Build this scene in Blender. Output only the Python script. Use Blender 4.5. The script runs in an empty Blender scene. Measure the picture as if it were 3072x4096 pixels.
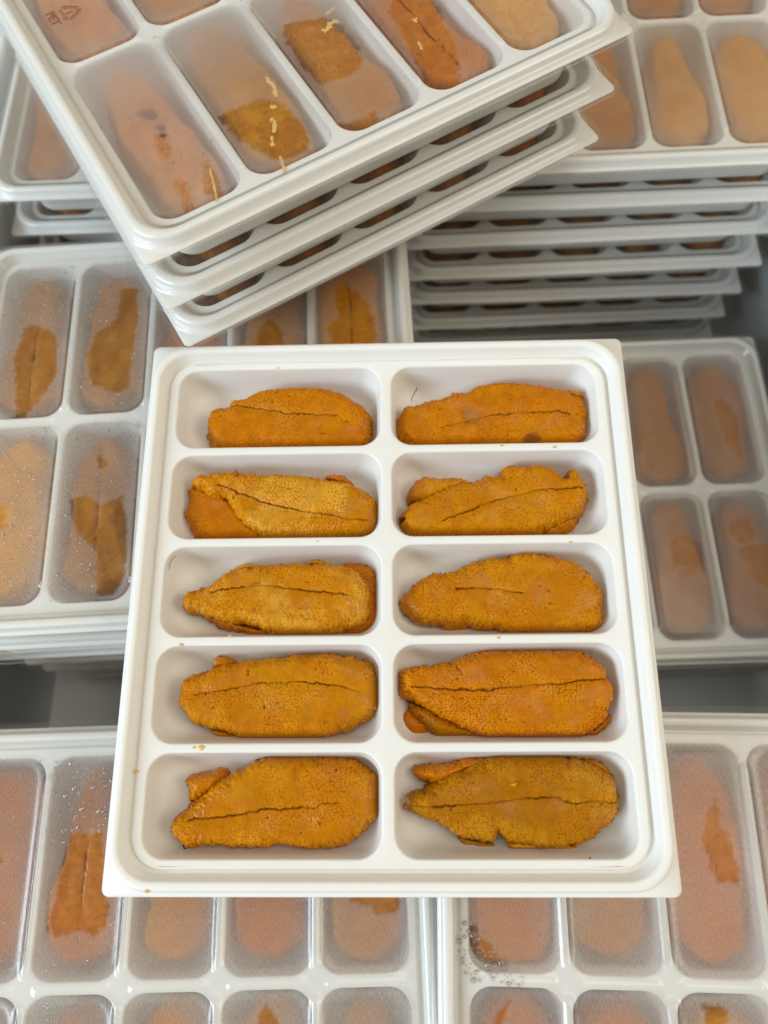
import bpy, math, random
import numpy as np
from mathutils import Matrix, Vector

# ------------------------------------------------------------------ camera, light, exposure
scene = bpy.context.scene
COL = scene.collection
cam_data = bpy.data.cameras.new("camera")
cam = bpy.data.objects.new("camera", cam_data)
COL.objects.link(cam)
cam.matrix_world = Matrix([[0.99931, 0.01506, 0.03388, 0.00655], [-0.00285, 0.94226, -0.33487, -0.04891],
                           [-0.03697, 0.33455, 0.94165, 0.20451], [0, 0, 0, 1]])
cam_data.sensor_width = 36.0
cam_data.lens = 25.395
cam_data.clip_start = 0.01
cam_data.clip_end = 20.0
cam_data.dof.use_dof = True
cam_data.dof.focus_distance = 0.206
cam_data.dof.aperture_fstop = 9.0
scene.camera = cam

world = bpy.data.worlds.new("World")
scene.world = world
world.use_nodes = True
bg = world.node_tree.nodes["Background"]
bg.inputs[0].default_value = (1.0, 0.945, 0.80, 1)
bg.inputs[1].default_value = 0.46

def area_light(name, loc, target, size, power, color):
    ld = bpy.data.lights.new(name, 'AREA')
    ld.shape = 'RECTANGLE'; ld.size = size[0]; ld.size_y = size[1]
    ld.energy = power; ld.color = color
    o = bpy.data.objects.new(name, ld); COL.objects.link(o)
    o.location = loc
    o.rotation_euler = (Vector(target) - Vector(loc)).to_track_quat('-Z', 'Y').to_euler()
    return o
area_light("window_light", (-1.55, -0.72, 0.92), (0, 0.05, 0), (1.3, 0.8), 54.0, (0.70, 0.86, 1.0))
area_light("ceiling_light", (0.32, 0.30, 1.8), (0, 0.02, 0), (1.2, 1.0), 9.0, (1.0, 0.94, 0.82))
area_light("room_light", (1.35, -0.15, 1.2), (0, 0.0, 0), (0.9, 0.9), 14.0, (1.0, 0.90, 0.74))

scene.view_settings.view_transform = 'Standard'
scene.view_settings.look = 'None'
scene.view_settings.gamma = 1.0
scene.view_settings.exposure = -0.22
scene.cycles.transparent_max_bounces = 24
scene.cycles.max_bounces = 10
scene.cycles.transmission_bounces = 8
scene.cycles.caustics_reflective = False
scene.cycles.caustics_refractive = False

MM = 0.001
# tray sizes in millimetres: u runs across the five compartments, v across the two rows
LU, WV, PITCH = 160.6, 150.0, 29.0
VIN, VOUT, UHALF = 1.86, 65.3, 13.15
PLATEAU = 0.6
STACK = 19.65
FLOOR_Z = -15.0

# ------------------------------------------------------------------ numpy noise
def _hash(ix, iy, seed):
    h = (ix.astype(np.int64) * 374761393 + iy.astype(np.int64) * 668265263 + seed * 1442695041) & 0xffffffff
    h = ((h ^ (h >> 13)) * 1274126177) & 0xffffffff
    h = (h ^ (h >> 16)) & 0xffffffff
    return h.astype(np.float64) / 4294967295.0
def vnoise(x, y, seed=0):
    ix = np.floor(x); iy = np.floor(y); fx = x - ix; fy = y - iy
    fx = fx * fx * fx * (fx * (fx * 6 - 15) + 10); fy = fy * fy * fy * (fy * (fy * 6 - 15) + 10)
    a = _hash(ix, iy, seed); b = _hash(ix + 1, iy, seed); c = _hash(ix, iy + 1, seed); d = _hash(ix + 1, iy + 1, seed)
    return (a + (b - a) * fx) * (1 - fy) + (c + (d - c) * fx) * fy
def fbm(x, y, seed=0, octv=3):
    s = 0; a = 0.5; t = 0
    for i in range(octv):
        s = s + a * vnoise(x * 2 ** i + 17.3 * i, y * 2 ** i - 9.1 * i, seed + i); t += a; a *= 0.5
    return s / t
def worley(x, y, seed=0):
    ix = np.floor(x); iy = np.floor(y); best = np.full(x.shape, 9.0)
    for dx in (-1, 0, 1):
        for dy in (-1, 0, 1):
            cx = ix + dx; cy = iy + dy
            px = cx + 0.15 + 0.7 * _hash(cx, cy, seed + 11); py = cy + 0.15 + 0.7 * _hash(cx, cy, seed + 23)
            best = np.minimum(best, (px - x) ** 2 + (py - y) ** 2)
    return np.sqrt(best)
def seg_dist(X, Y, pts, closed):
    n = len(pts); best = np.full(X.shape, 1e9)
    for i in range(n if closed else n - 1):
        ax, ay = pts[i]; bx, by = pts[(i + 1) % n]
        dx, dy = bx - ax, by - ay; L2 = dx * dx + dy * dy + 1e-12
        t = np.clip(((X - ax) * dx + (Y - ay) * dy) / L2, 0, 1)
        best = np.minimum(best, (X - ax - t * dx) ** 2 + (Y - ay - t * dy) ** 2)
    return np.sqrt(best)
def poly_sd(X, Y, pts):
    inside = np.zeros(X.shape, bool); n = len(pts)
    for i in range(n):
        ax, ay = pts[i]; bx, by = pts[(i + 1) % n]
        if ay == by: continue
        c = ((ay > Y) != (by > Y)) & (X < (bx - ax) * (Y - ay) / (by - ay) + ax)
        inside ^= c
    d = seg_dist(X, Y, pts, True)
    return np.where(inside, d, -d)
def rrect_sd(X, Y, cx, cy, hx, hy, r):
    qx = np.abs(X - cx) - hx + r; qy = np.abs(Y - cy) - hy + r
    return -(np.hypot(np.maximum(qx, 0), np.maximum(qy, 0)) + np.minimum(np.maximum(qx, qy), 0) - r)
def sstep(a, b, x):
    t = np.clip((x - a) / (b - a), 0, 1); return t * t * (3 - 2 * t)
def chaikin(pts, closed=True, it=1):
    for _ in range(it):
        out = []; n = len(pts)
        for i in range(n if closed else n - 1):
            a = pts[i]; b = pts[(i + 1) % n]
            out += [(a[0] * .75 + b[0] * .25, a[1] * .75 + b[1] * .25), (a[0] * .25 + b[0] * .75, a[1] * .25 + b[1] * .75)]
        if not closed: out = [pts[0]] + out + [pts[-1]]
        pts = out
    return pts

# ------------------------------------------------------------------ mesh helpers
def make_mesh(name, verts, faces, mat, smooth=True):
    """verts Nx3 in millimetres; faces: list of tuples or an Mx4 / Mx3 array"""
    me = bpy.data.meshes.new(name)
    verts = np.asarray(verts, np.float32) * MM
    if isinstance(faces, np.ndarray):
        k = faces.shape[1]; flat = faces.astype(np.int32).ravel(); tot = np.full(len(faces), k, np.int32)
    else:
        tot = np.array([len(f) for f in faces], np.int32); flat = np.concatenate([np.asarray(f, np.int32) for f in faces])
    me.vertices.add(len(verts)); me.vertices.foreach_set('co', verts.ravel())
    me.loops.add(len(flat)); me.loops.foreach_set('vertex_index', flat)
    st = np.concatenate([[0], np.cumsum(tot)[:-1]]).astype(np.int32)
    me.polygons.add(len(tot)); me.polygons.foreach_set('loop_start', st)
    try: me.polygons.foreach_set('loop_total', tot)
    except Exception: pass
    me.polygons.foreach_set('use_smooth', np.full(len(tot), smooth, bool))
    me.update(calc_edges=True); me.validate()
    if mat: me.materials.append(mat)
    return me
def attr_float(me, name, vals):
    a = me.attributes.new(name, 'FLOAT', 'POINT'); a.data.foreach_set('value', np.asarray(vals, np.float32))
def attr_color(me, name, rgb):
    a = me.attributes.new(name, 'FLOAT_COLOR', 'POINT')
    c = np.ones((len(rgb), 4), np.float32); c[:, :3] = rgb; a.data.foreach_set('color', c.ravel())
def link(name, data, parent=None, matrix=None):
    o = bpy.data.objects.new(name, data); COL.objects.link(o)
    if parent: o.parent = parent
    if matrix is not None: o.matrix_world = matrix
    return o
def tag(o, label, cat, group=None, kind=None):
    if label: o['label'] = label
    if cat: o['category'] = cat
    if group: o['group'] = group
    if kind: o['kind'] = kind
    return o

# ------------------------------------------------------------------ materials
def new_mat(name):
    m = bpy.data.materials.new(name); m.use_nodes = True
    nt = m.node_tree; nt.nodes.clear()
    return m, nt, nt.nodes.new('ShaderNodeOutputMaterial')
def N(nt, t, **kw):
    n = nt.nodes.new(t)
    for k, v in kw.items():
        if isinstance(k, str) and hasattr(n, k): setattr(n, k, v)
        else: n.inputs[k.replace('_', ' ')].default_value = v
    return n
def math_node(nt, op, a, b=None):
    n = nt.nodes.new('ShaderNodeMath'); n.operation = op
    for i, v in enumerate((a, b)):
        if v is None: continue
        if isinstance(v, (int, float)): n.inputs[i].default_value = v
        else: nt.links.new(v, n.inputs[i])
    return n.outputs[0]
def coords(nt, scale):
    tc = nt.nodes.new('ShaderNodeTexCoord'); mp = nt.nodes.new('ShaderNodeMapping')
    mp.inputs['Scale'].default_value = scale
    nt.links.new(tc.outputs['Object'], mp.inputs['Vector'])
    return mp.outputs[0]

def plastic_material():
    m, nt, out = new_mat('white_tray_plastic')
    p = N(nt, 'ShaderNodeBsdfPrincipled'); p.inputs['Roughness'].default_value = 0.38
    p.inputs['IOR'].default_value = 1.48
    no = N(nt, 'ShaderNodeTexNoise'); no.inputs['Scale'].default_value = 55.0; no.inputs['Detail'].default_value = 4
    nt.links.new(coords(nt, (1, 1, 1)), no.inputs['Vector'])
    cr = N(nt, 'ShaderNodeValToRGB')
    cr.color_ramp.elements[0].color = (0.86, 0.84, 0.79, 1); cr.color_ramp.elements[1].color = (0.90, 0.885, 0.85, 1)
    nt.links.new(no.outputs[0], cr.inputs[0]); nt.links.new(cr.outputs[0], p.inputs['Base Color'])
    n2 = N(nt, 'ShaderNodeTexNoise'); n2.inputs['Scale'].default_value = 260.0; n2.inputs['Detail'].default_value = 3
    nt.links.new(coords(nt, (1, 1, 1)), n2.inputs['Vector'])
    b = N(nt, 'ShaderNodeBump'); b.inputs['Strength'].default_value = 0.25; b.inputs['Distance'].default_value = 0.0003
    nt.links.new(n2.outputs[0], b.inputs['Height']); nt.links.new(b.outputs[0], p.inputs['Normal'])
    t = N(nt, 'ShaderNodeBsdfTranslucent'); t.inputs['Color'].default_value = (0.86, 0.80, 0.70, 1)
    mx = N(nt, 'ShaderNodeMixShader'); mx.inputs[0].default_value = 0.22
    nt.links.new(p.outputs[0], mx.inputs[1]); nt.links.new(t.outputs[0], mx.inputs[2]); nt.links.new(mx.outputs[0], out.inputs[0])
    return m

def roe_material():
    m, nt, out = new_mat('sea_urchin_roe')
    p = N(nt, 'ShaderNodeBsdfPrincipled')
    at = N(nt, 'ShaderNodeAttribute', attribute_name='tone')
    vo = N(nt, 'ShaderNodeTexVoronoi'); vo.inputs['Scale'].default_value = 1500.0
    nt.links.new(coords(nt, (1.0, 0.7, 1.0)), vo.inputs['Vector'])
    no = N(nt, 'ShaderNodeTexNoise'); no.inputs['Scale'].default_value = 320.0; no.inputs['Detail'].default_value = 5
    nt.links.new(coords(nt, (1, 1, 1)), no.inputs['Vector'])
    hs = N(nt, 'ShaderNodeHueSaturation')
    nt.links.new(at.outputs['Color'], hs.inputs['Color'])
    nt.links.new(math_node(nt, 'ADD', math_node(nt, 'MULTIPLY', no.outputs[0], 0.5), 0.76), hs.inputs['Value'])
    nt.links.new(hs.outputs[0], p.inputs['Base Color'])
    b = N(nt, 'ShaderNodeBump'); b.inputs['Strength'].default_value = 0.16; b.inputs['Distance'].default_value = 0.0004
    b.invert = True
    nt.links.new(vo.outputs['Distance'], b.inputs['Height']); nt.links.new(b.outputs[0], p.inputs['Normal'])
    p.inputs['Roughness'].default_value = 0.40
    p.inputs['Specular IOR Level'].default_value = 0.05
    p.inputs['Subsurface Weight'].default_value = 0.55
    p.inputs['Coat Roughness'].default_value = 0.14
    wet = N(nt, 'ShaderNodeTexNoise'); wet.inputs['Scale'].default_value = 130.0; wet.inputs['Detail'].default_value = 2
    nt.links.new(coords(nt, (1, 1, 1)), wet.inputs['Vector'])
    wr = N(nt, 'ShaderNodeMapRange'); wr.inputs['From Min'].default_value = 0.48; wr.inputs['From Max'].default_value = 0.62; wr.inputs['To Max'].default_value = 0.32
    nt.links.new(wet.outputs[0], wr.inputs['Value']); nt.links.new(wr.outputs[0], p.inputs['Coat Weight'])
    p.inputs['Subsurface Radius'].default_value = (1.0, 0.35, 0.08)
    p.inputs['Subsurface Scale'].default_value = 0.0015
    nt.links.new(p.outputs[0], out.inputs[0])
    return m

def thin_film_fresnel(nt):
    # Schlick term of a thin sheet, the same from both sides
    ge = nt.nodes.new('ShaderNodeNewGeometry'); dt = nt.nodes.new('ShaderNodeVectorMath'); dt.operation = 'DOT_PRODUCT'
    nt.links.new(ge.outputs['Normal'], dt.inputs[0]); nt.links.new(ge.outputs['Incoming'], dt.inputs[1])
    c = math_node(nt, 'SUBTRACT', 1.0, math_node(nt, 'ABSOLUTE', dt.outputs['Value']))
    return math_node(nt, 'ADD', math_node(nt, 'MULTIPLY', math_node(nt, 'POWER', c, 5.0), 0.85), 0.05)

def lid_material():
    """clear film: mirror-like skin, white mist of condensation where the attribute says so"""
    m, nt, out = new_mat('clear_lid_film')
    at = N(nt, 'ShaderNodeAttribute', attribute_name='mist')
    no = N(nt, 'ShaderNodeTexNoise'); no.inputs['Scale'].default_value = 1.0; no.inputs['Detail'].default_value = 3
    nt.links.new(coords(nt, (2600, 800, 800)), no.inputs['Vector'])
    st = N(nt, 'ShaderNodeAttribute', attribute_name='streak')
    streak = math_node(nt, 'ADD', math_node(nt, 'MULTIPLY', math_node(nt, 'SUBTRACT', no.outputs[0], 0.5), math_node(nt, 'MULTIPLY', st.outputs['Fac'], 2.4)), 1.0)
    mist = math_node(nt, 'MULTIPLY', at.outputs['Fac'], streak)
    df = N(nt, 'ShaderNodeBsdfDiffuse'); df.inputs['Color'].default_value = (0.86, 0.84, 0.82, 1)
    tl = N(nt, 'ShaderNodeBsdfTranslucent'); tl.inputs['Color'].default_value = (0.86, 0.84, 0.82, 1)
    white = N(nt, 'ShaderNodeMixShader'); white.inputs[0].default_value = 0.80
    nt.links.new(df.outputs[0], white.inputs[1]); nt.links.new(tl.outputs[0], white.inputs[2])
    tr = N(nt, 'ShaderNodeBsdfTransparent'); tr.inputs['Color'].default_value = (0.985, 0.985, 0.98, 1)
    body = N(nt, 'ShaderNodeMixShader')
    nt.links.new(mist, body.inputs[0]); nt.links.new(tr.outputs[0], body.inputs[1]); nt.links.new(white.outputs[0], body.inputs[2])
    gl = N(nt, 'ShaderNodeBsdfGlossy'); gl.inputs['Roughness'].default_value = 0.16
    b = N(nt, 'ShaderNodeBump'); b.inputs['Strength'].default_value = 0.35; b.inputs['Distance'].default_value = 0.0003
    nt.links.new(math_node(nt, 'MULTIPLY', no.outputs[0], st.outputs['Fac']), b.inputs['Height'])
    nt.links.new(b.outputs[0], gl.inputs['Normal'])
    fr = thin_film_fresnel(nt)
    skin = N(nt, 'ShaderNodeMixShader')
    nt.links.new(fr, skin.inputs[0])
    nt.links.new(body.outputs[0], skin.inputs[1]); nt.links.new(gl.outputs[0], skin.inputs[2])
    nt.links.new(skin.outputs[0], out.inputs[0])
    return m

def water_material():
    m, nt, out = new_mat('water_drop')
    ge = nt.nodes.new('ShaderNodeNewGeometry'); dt = nt.nodes.new('ShaderNodeVectorMath'); dt.operation = 'DOT_PRODUCT'
    nt.links.new(ge.outputs['Normal'], dt.inputs[0]); nt.links.new(ge.outputs['Incoming'], dt.inputs[1])
    c = math_node(nt, 'SUBTRACT', 1.0, math_node(nt, 'ABSOLUTE', dt.outputs['Value']))
    f = math_node(nt, 'ADD', math_node(nt, 'MULTIPLY', math_node(nt, 'POWER', c, 1.4), 1.2), 0.02)
    g = N(nt, 'ShaderNodeBsdfGlossy'); g.inputs['Roughness'].default_value = 0.08
    t = N(nt, 'ShaderNodeBsdfTransparent'); t.inputs['Color'].default_value = (0.95, 0.95, 0.95, 1)
    mx = N(nt, 'ShaderNodeMixShader')
    nt.links.new(f, mx.inputs[0]); nt.links.new(t.outputs[0], mx.inputs[1]); nt.links.new(g.outputs[0], mx.inputs[2])
    nt.links.new(mx.outputs[0], out.inputs[0])
    return m
def plain_material(name, col, rough=0.6, noise=0.0, scale=80):
    m, nt, out = new_mat(name)
    p = N(nt, 'ShaderNodeBsdfPrincipled'); p.inputs['Roughness'].default_value = rough
    no = N(nt, 'ShaderNodeTexNoise'); no.inputs['Scale'].default_value = scale; no.inputs['Detail'].default_value = 5
    nt.links.new(coords(nt, (1, 1, 1)), no.inputs['Vector'])
    cr = N(nt, 'ShaderNodeValToRGB')
    cr.color_ramp.elements[0].color = tuple(c * (1 - noise) for c in col) + (1,)
    cr.color_ramp.elements[1].color = tuple(min(1, c * (1 + noise)) for c in col) + (1,)
    nt.links.new(no.outputs[0], cr.inputs[0]); nt.links.new(cr.outputs[0], p.inputs['Base Color'])
    nt.links.new(p.outputs[0], out.inputs[0])
    return m
M_TRAY = plastic_material(); M_ROE = roe_material(); M_LID = lid_material(); M_WATER = water_material()
M_BOX = plain_material('grey_box_lining', (0.78, 0.79, 0.79), 0.55, 0.05, 30)
M_THREAD = plain_material('dark_membrane', (0.035, 0.014, 0.010), 0.5, 0.3, 900)
M_FIBRE = plain_material('pale_fibre', (0.62, 0.45, 0.28), 0.5, 0.2, 900)
M_CRUMB = plain_material('roe_smear', (0.66, 0.42, 0.12), 0.5, 0.2, 900)

# ---- outlines in millimetres, in each tray's own frame
HERO_ROE = [
 ('L1','main',-3.0,[(-57.6,55.3),(-56.9,59.8),(-54.8,60.3),(-50.9,61.0),(-50.6,63.1),(-44.8,64.6),(-41.0,66.9),(-34.8,67.8),(-27.4,67.3),(-21.6,67.4),(-17.7,66.4),(-12.9,64.5),(-8.5,61.8),(-6.1,59.1),(-4.4,55.5),(-4.6,50.8),(-5.6,46.8),(-7.9,43.8),(-17.3,41.4),(-31.4,41.1),(-45.6,42.6),(-52.0,46.5),(-55.5,49.1)],[(-50.5,60.9),(-45.6,60.2),(-38.7,58.7),(-33.4,57.9),(-31.7,56.9),(-29.1,57.4),(-23.3,56.9),(-15.4,56.2)]),
 ('L1','scrap',-7.0,[(-58.8,53.2),(-54.4,53.4),(-52.7,50.2),(-46.8,48.5),(-45.7,45.4),(-51.4,44.5),(-56.3,45.6),(-57.1,50.3)],[]),
 ('L2','main',-2.0,[(-61.6,35.3),(-59.6,37.5),(-54.5,38.1),(-51.2,38.1),(-47.1,38.8),(-43.3,38.0),(-35.8,37.6),(-26.4,37.7),(-20.4,36.1),(-12.5,35.0),(-7.8,32.5),(-4.6,30.1),(-2.1,27.6),(-2.1,21.9),(-3.7,18.6),(-6.8,15.7),(-16.7,14.1),(-30.3,14.5),(-37.7,17.4),(-41.9,19.6),(-45.7,23.0),(-47.5,25.4),(-48.8,27.8),(-50.3,30.2),(-53.0,29.3),(-55.9,30.3),(-56.7,32.3),(-60.3,33.3)],[(-51.9,33.7),(-46.7,31.4),(-40.0,28.6),(-33.9,26.4),(-27.9,25.3),(-22.4,24.1),(-16.9,23.3),(-11.0,21.7),(-5.5,21.5)]),
 ('L2','under',-5.0,[(-62.9,34.1),(-57.4,34.3),(-52.6,32.2),(-47.2,29.2),(-43.2,23.3),(-37.4,18.0),(-39.1,15.6),(-58.5,16.3),(-61.5,22.1),(-63.1,25.0),(-62.8,27.5),(-61.8,29.9)],[]),
 ('L2','scrap',-5.0,[(-20.7,38.0),(-15.1,38.6),(-11.3,36.1),(-10.3,33.6),(-17.4,33.7)],[]),
 ('R1','main',-3.0,[(2.6,53.8),(4.3,56.9),(6.3,60.7),(9.4,60.7),(12.8,62.4),(19.5,63.4),(21.9,64.9),(23.8,64.3),(28.2,65.9),(29.2,67.4),(37.9,68.3),(44.6,67.9),(54.0,66.2),(60.0,63.9),(64.0,61.0),(63.3,49.7),(60.5,47.2),(54.8,44.8),(47.7,42.9),(38.4,42.6),(19.8,43.3),(9.1,45.5),(4.7,48.1),(2.6,50.7)],[(16.8,51.7),(23.0,52.9),(29.6,54.6),(34.4,55.5),(39.1,55.6),(42.9,56.3),(48.1,56.2),(54.7,56.4),(57.5,55.4)]),
 ('R1','scrap',-5.0,[(57.8,66.3),(62.5,65.7),(64.2,62.5),(61.1,60.4),(57.5,63.1)],[]),
 ('R2','main',-2.0,[(3.5,22.8),(5.6,25.6),(7.9,28.0),(12.5,29.4),(17.1,31.7),(22.2,34.1),(28.7,34.9),(30.6,36.6),(33.3,35.8),(35.2,36.1),(35.8,39.0),(39.5,39.8),(44.0,39.1),(50.9,39.3),(53.5,37.0),(55.0,35.0),(56.3,37.9),(58.6,38.2),(61.0,34.0),(61.5,28.7),(60.7,25.4),(58.3,22.6),(53.2,20.7),(52.2,18.9),(50.7,19.8),(45.8,17.1),(36.7,14.4),(18.9,14.7),(6.8,16.9),(4.1,19.5)],[(16.8,21.0),(23.7,23.5),(30.1,26.2),(37.5,28.4),(41.6,29.2),(45.8,30.3),(52.6,30.6),(59.4,31.3)]),
 ('R2','under',-5.0,[(6.3,29.2),(7.3,33.3),(9.9,36.8),(15.1,36.7),(23.5,36.8),(25.2,34.6),(21.9,30.7),(14.9,28.4),(9.3,27.9)],[]),
 ('R2','scrap',-6.0,[(46.6,19.1),(53.3,22.8),(59.3,23.7),(58.1,20.9),(53.3,17.6),(46.5,16.8)],[]),
 ('L3','main',-2.0,[(-61.3,-1.8),(-60.4,0.6),(-56.6,1.1),(-51.4,4.2),(-47.1,7.1),(-41.8,8.2),(-36.4,8.8),(-32.4,9.4),(-27.4,9.6),(-22.0,9.1),(-12.2,8.7),(-9.0,6.7),(-6.4,3.9),(-4.8,0.3),(-5.2,-5.4),(-6.3,-8.9),(-12.0,-11.0),(-17.6,-11.8),(-25.0,-13.3),(-31.6,-12.4),(-37.3,-10.4),(-42.7,-8.6),(-48.0,-8.3),(-52.5,-6.8),(-56.6,-5.4),(-59.9,-5.4)],[(-52.0,-0.1),(-46.8,1.2),(-42.3,1.5),(-37.0,1.8),(-31.6,1.4),(-26.3,0.5),(-20.0,-0.2),(-11.6,-0.9)]),
 ('L3','under',-6.0,[(-14.8,9.9),(-7.0,9.4),(-3.4,7.0),(-2.3,1.5),(-2.3,-6.6),(-4.3,-10.6),(-12.3,-12.7),(-17.6,-12.0),(-19.1,-2.0)],[]),
 ('L3','scrap',-6.0,[(-57.7,-4.8),(-49.0,-7.1),(-39.0,-9.4),(-31.8,-11.7),(-33.6,-12.7),(-38.9,-12.7),(-46.1,-10.4),(-51.6,-8.4)],[]),
 ('L3','bit',-5.0,[(-49.6,6.8),(-44.8,10.0),(-40.2,9.5),(-40.5,7.2)],[]),
 ('L3','bit',-4.0,[(-25.9,8.7),(-21.9,11.4),(-18.7,9.5),(-19.5,7.7)],[]),
 ('L4','main',-2.0,[(-60.1,-31.4),(-59.8,-26.0),(-57.9,-23.5),(-51.9,-22.3),(-47.7,-20.6),(-42.1,-19.6),(-33.5,-18.6),(-24.9,-17.8),(-18.4,-17.5),(-11.9,-18.1),(-6.3,-20.0),(-3.3,-23.4),(-2.2,-26.8),(-2.5,-32.5),(-5.0,-35.7),(-10.4,-38.9),(-17.9,-40.9),(-28.4,-41.8),(-37.6,-41.6),(-44.4,-39.9),(-51.3,-37.9),(-56.0,-36.7),(-58.6,-33.8)],[(-54.4,-29.3),(-49.3,-28.5),(-43.4,-27.5),(-37.5,-26.3),(-31.5,-25.9),(-26.3,-25.8),(-21.2,-26.1),(-16.1,-26.6),(-11.4,-27.7),(-7.8,-28.6)]),
 ('L4','bit',-5.0,[(-51.9,-21.6),(-51.0,-18.2),(-47.2,-18.2),(-44.5,-19.9),(-47.0,-22.1)],[]),
 ('L4','scrap',-7.0,[(-53.1,-37.1),(-45.6,-39.2),(-40.3,-41.2),(-41.1,-42.4),(-46.3,-41.8),(-51.6,-39.5)],[]),
 ('L4','scrap',-6.0,[(-7.8,-18.8),(-3.5,-20.6),(-2.2,-24.4),(-3.9,-25.7),(-7.8,-22.2)],[]),
 ('R3','main',-3.0,[(3.2,-3.2),(5.6,-0.0),(10.1,3.9),(14.0,6.1),(18.4,5.8),(22.9,8.2),(26.4,9.4),(30.8,10.4),(35.7,10.3),(38.3,11.6),(43.2,11.8),(49.4,10.7),(54.3,9.9),(58.4,7.3),(61.5,3.3),(63.3,-0.6),(63.0,-6.4),(62.1,-11.2),(58.1,-13.3),(48.7,-13.4),(39.2,-12.6),(33.6,-11.4),(27.5,-10.2),(20.4,-8.9),(15.6,-9.4),(8.9,-8.6),(5.6,-6.4)],[(20.2,0.5),(25.5,0.6),(30.4,0.3),(35.2,-0.3),(39.5,-0.9)]),
 ('R3','scrap',-7.0,[(14.8,-8.3),(19.7,-7.4),(25.5,-8.4),(22.5,-10.6),(17.2,-10.5)],[]),
 ('R4','main',-1.0,[(2.0,-26.7),(2.5,-24.0),(5.8,-21.7),(11.9,-21.0),(16.1,-20.8),(21.3,-18.8),(25.5,-17.9),(30.3,-17.0),(38.7,-16.9),(48.0,-17.2),(55.8,-17.7),(59.8,-19.8),(62.3,-23.4),(63.4,-28.0),(63.0,-32.4),(60.5,-36.8),(56.2,-40.2),(50.7,-41.9),(41.6,-42.3),(30.9,-41.6),(23.7,-39.7),(15.7,-36.1),(11.6,-33.5),(7.5,-31.2),(5.2,-29.8),(2.2,-29.4)],[(6.7,-27.4),(11.7,-27.6),(17.3,-28.2),(26.0,-28.6),(31.6,-28.1),(38.1,-27.3),(45.4,-26.9),(49.6,-26.8),(53.8,-25.7),(62.0,-25.9)]),
 ('R4','under',-6.0,[(5.7,-30.6),(10.4,-32.4),(15.9,-35.2),(25.1,-38.8),(28.7,-42.8),(14.8,-41.9),(8.0,-36.5),(5.9,-32.8)],[]),
 ('R4','scrap',-8.0,[(3.0,-35.5),(5.2,-32.5),(8.5,-34.6),(13.6,-38.7),(8.9,-39.6),(8.1,-41.4),(6.0,-41.2),(4.4,-38.7)],[]),
 ('R4','bit',-6.0,[(63.5,-34.1),(62.5,-38.1),(57.8,-41.2),(54.1,-41.1),(59.1,-36.7)],[]),
 ('L5','main',-2.0,[(-59.6,-64.8),(-59.5,-62.1),(-57.0,-60.3),(-54.1,-58.5),(-51.3,-56.2),(-48.1,-53.0),(-44.3,-50.7),(-40.4,-48.9),(-36.5,-46.3),(-31.5,-45.8),(-19.6,-45.9),(-11.1,-46.1),(-8.1,-47.8),(-4.6,-49.9),(-2.2,-51.8),(-2.1,-58.2),(-3.2,-61.8),(-6.6,-64.9),(-9.9,-68.2),(-12.8,-68.9),(-18.1,-69.7),(-24.8,-69.7),(-28.7,-68.4),(-33.5,-69.3),(-39.3,-69.4),(-46.1,-68.8),(-51.0,-68.2),(-53.8,-69.5),(-55.9,-68.4),(-59.0,-66.2)],[(-53.4,-61.7),(-47.5,-61.5),(-40.7,-60.7),(-33.9,-59.2),(-27.1,-59.1),(-22.7,-58.8),(-19.3,-59.0),(-18.3,-57.9),(-13.4,-57.7)]),
 ('L5','under',-5.0,[(-57.7,-52.7),(-55.6,-50.9),(-50.1,-49.9),(-48.1,-49.0),(-45.5,-50.4),(-45.8,-53.2),(-50.1,-56.5),(-55.0,-58.3),(-56.0,-56.0),(-55.8,-54.1)],[]),
 ('R5','main',-2.0,[(4.0,-59.0),(4.7,-56.9),(7.3,-55.5),(11.7,-53.8),(14.8,-51.4),(19.4,-49.5),(25.1,-47.4),(31.4,-45.9),(37.5,-45.6),(45.2,-45.7),(50.7,-46.7),(55.7,-47.5),(59.1,-49.6),(61.9,-51.6),(62.9,-54.0),(62.5,-58.7),(61.4,-61.4),(57.6,-65.1),(53.4,-67.9),(49.9,-69.2),(41.0,-69.7),(32.2,-68.3),(30.8,-66.0),(29.3,-65.6),(28.7,-68.3),(24.3,-67.6),(17.9,-66.0),(13.4,-63.2),(9.0,-61.4),(6.0,-60.0)],[(6.5,-58.6),(11.5,-58.9),(17.6,-58.3),(22.7,-58.1),(27.7,-57.6),(32.8,-57.1),(39.9,-56.5),(44.9,-56.2),(47.3,-57.2),(50.8,-58.1),(53.9,-57.3),(57.8,-57.8),(62.3,-57.5)]),
 ('R5','under',-5.0,[(6.2,-49.1),(13.5,-47.9),(18.7,-48.0),(21.3,-46.7),(27.6,-46.0),(29.6,-47.7),(20.6,-50.7),(15.9,-53.1),(12.8,-53.8),(8.7,-52.1),(6.7,-50.6)],[]),
 ('R5','bit',-6.0,[(53.6,-47.1),(58.8,-47.0),(61.6,-49.9),(62.7,-52.1),(58.5,-50.8)],[]),
 ('R5','bit',-4.0,[(31.7,-67.9),(36.0,-67.3),(42.9,-68.8),(44.5,-67.9),(46.0,-67.6),(51.3,-69.5),(50.7,-70.7),(32.3,-70.7)],[]),
 ('R5','scrap',-8.0,[(18.2,-66.8),(24.9,-67.7),(32.9,-69.6),(30.8,-70.7),(21.7,-69.6)],[]),
]
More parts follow.
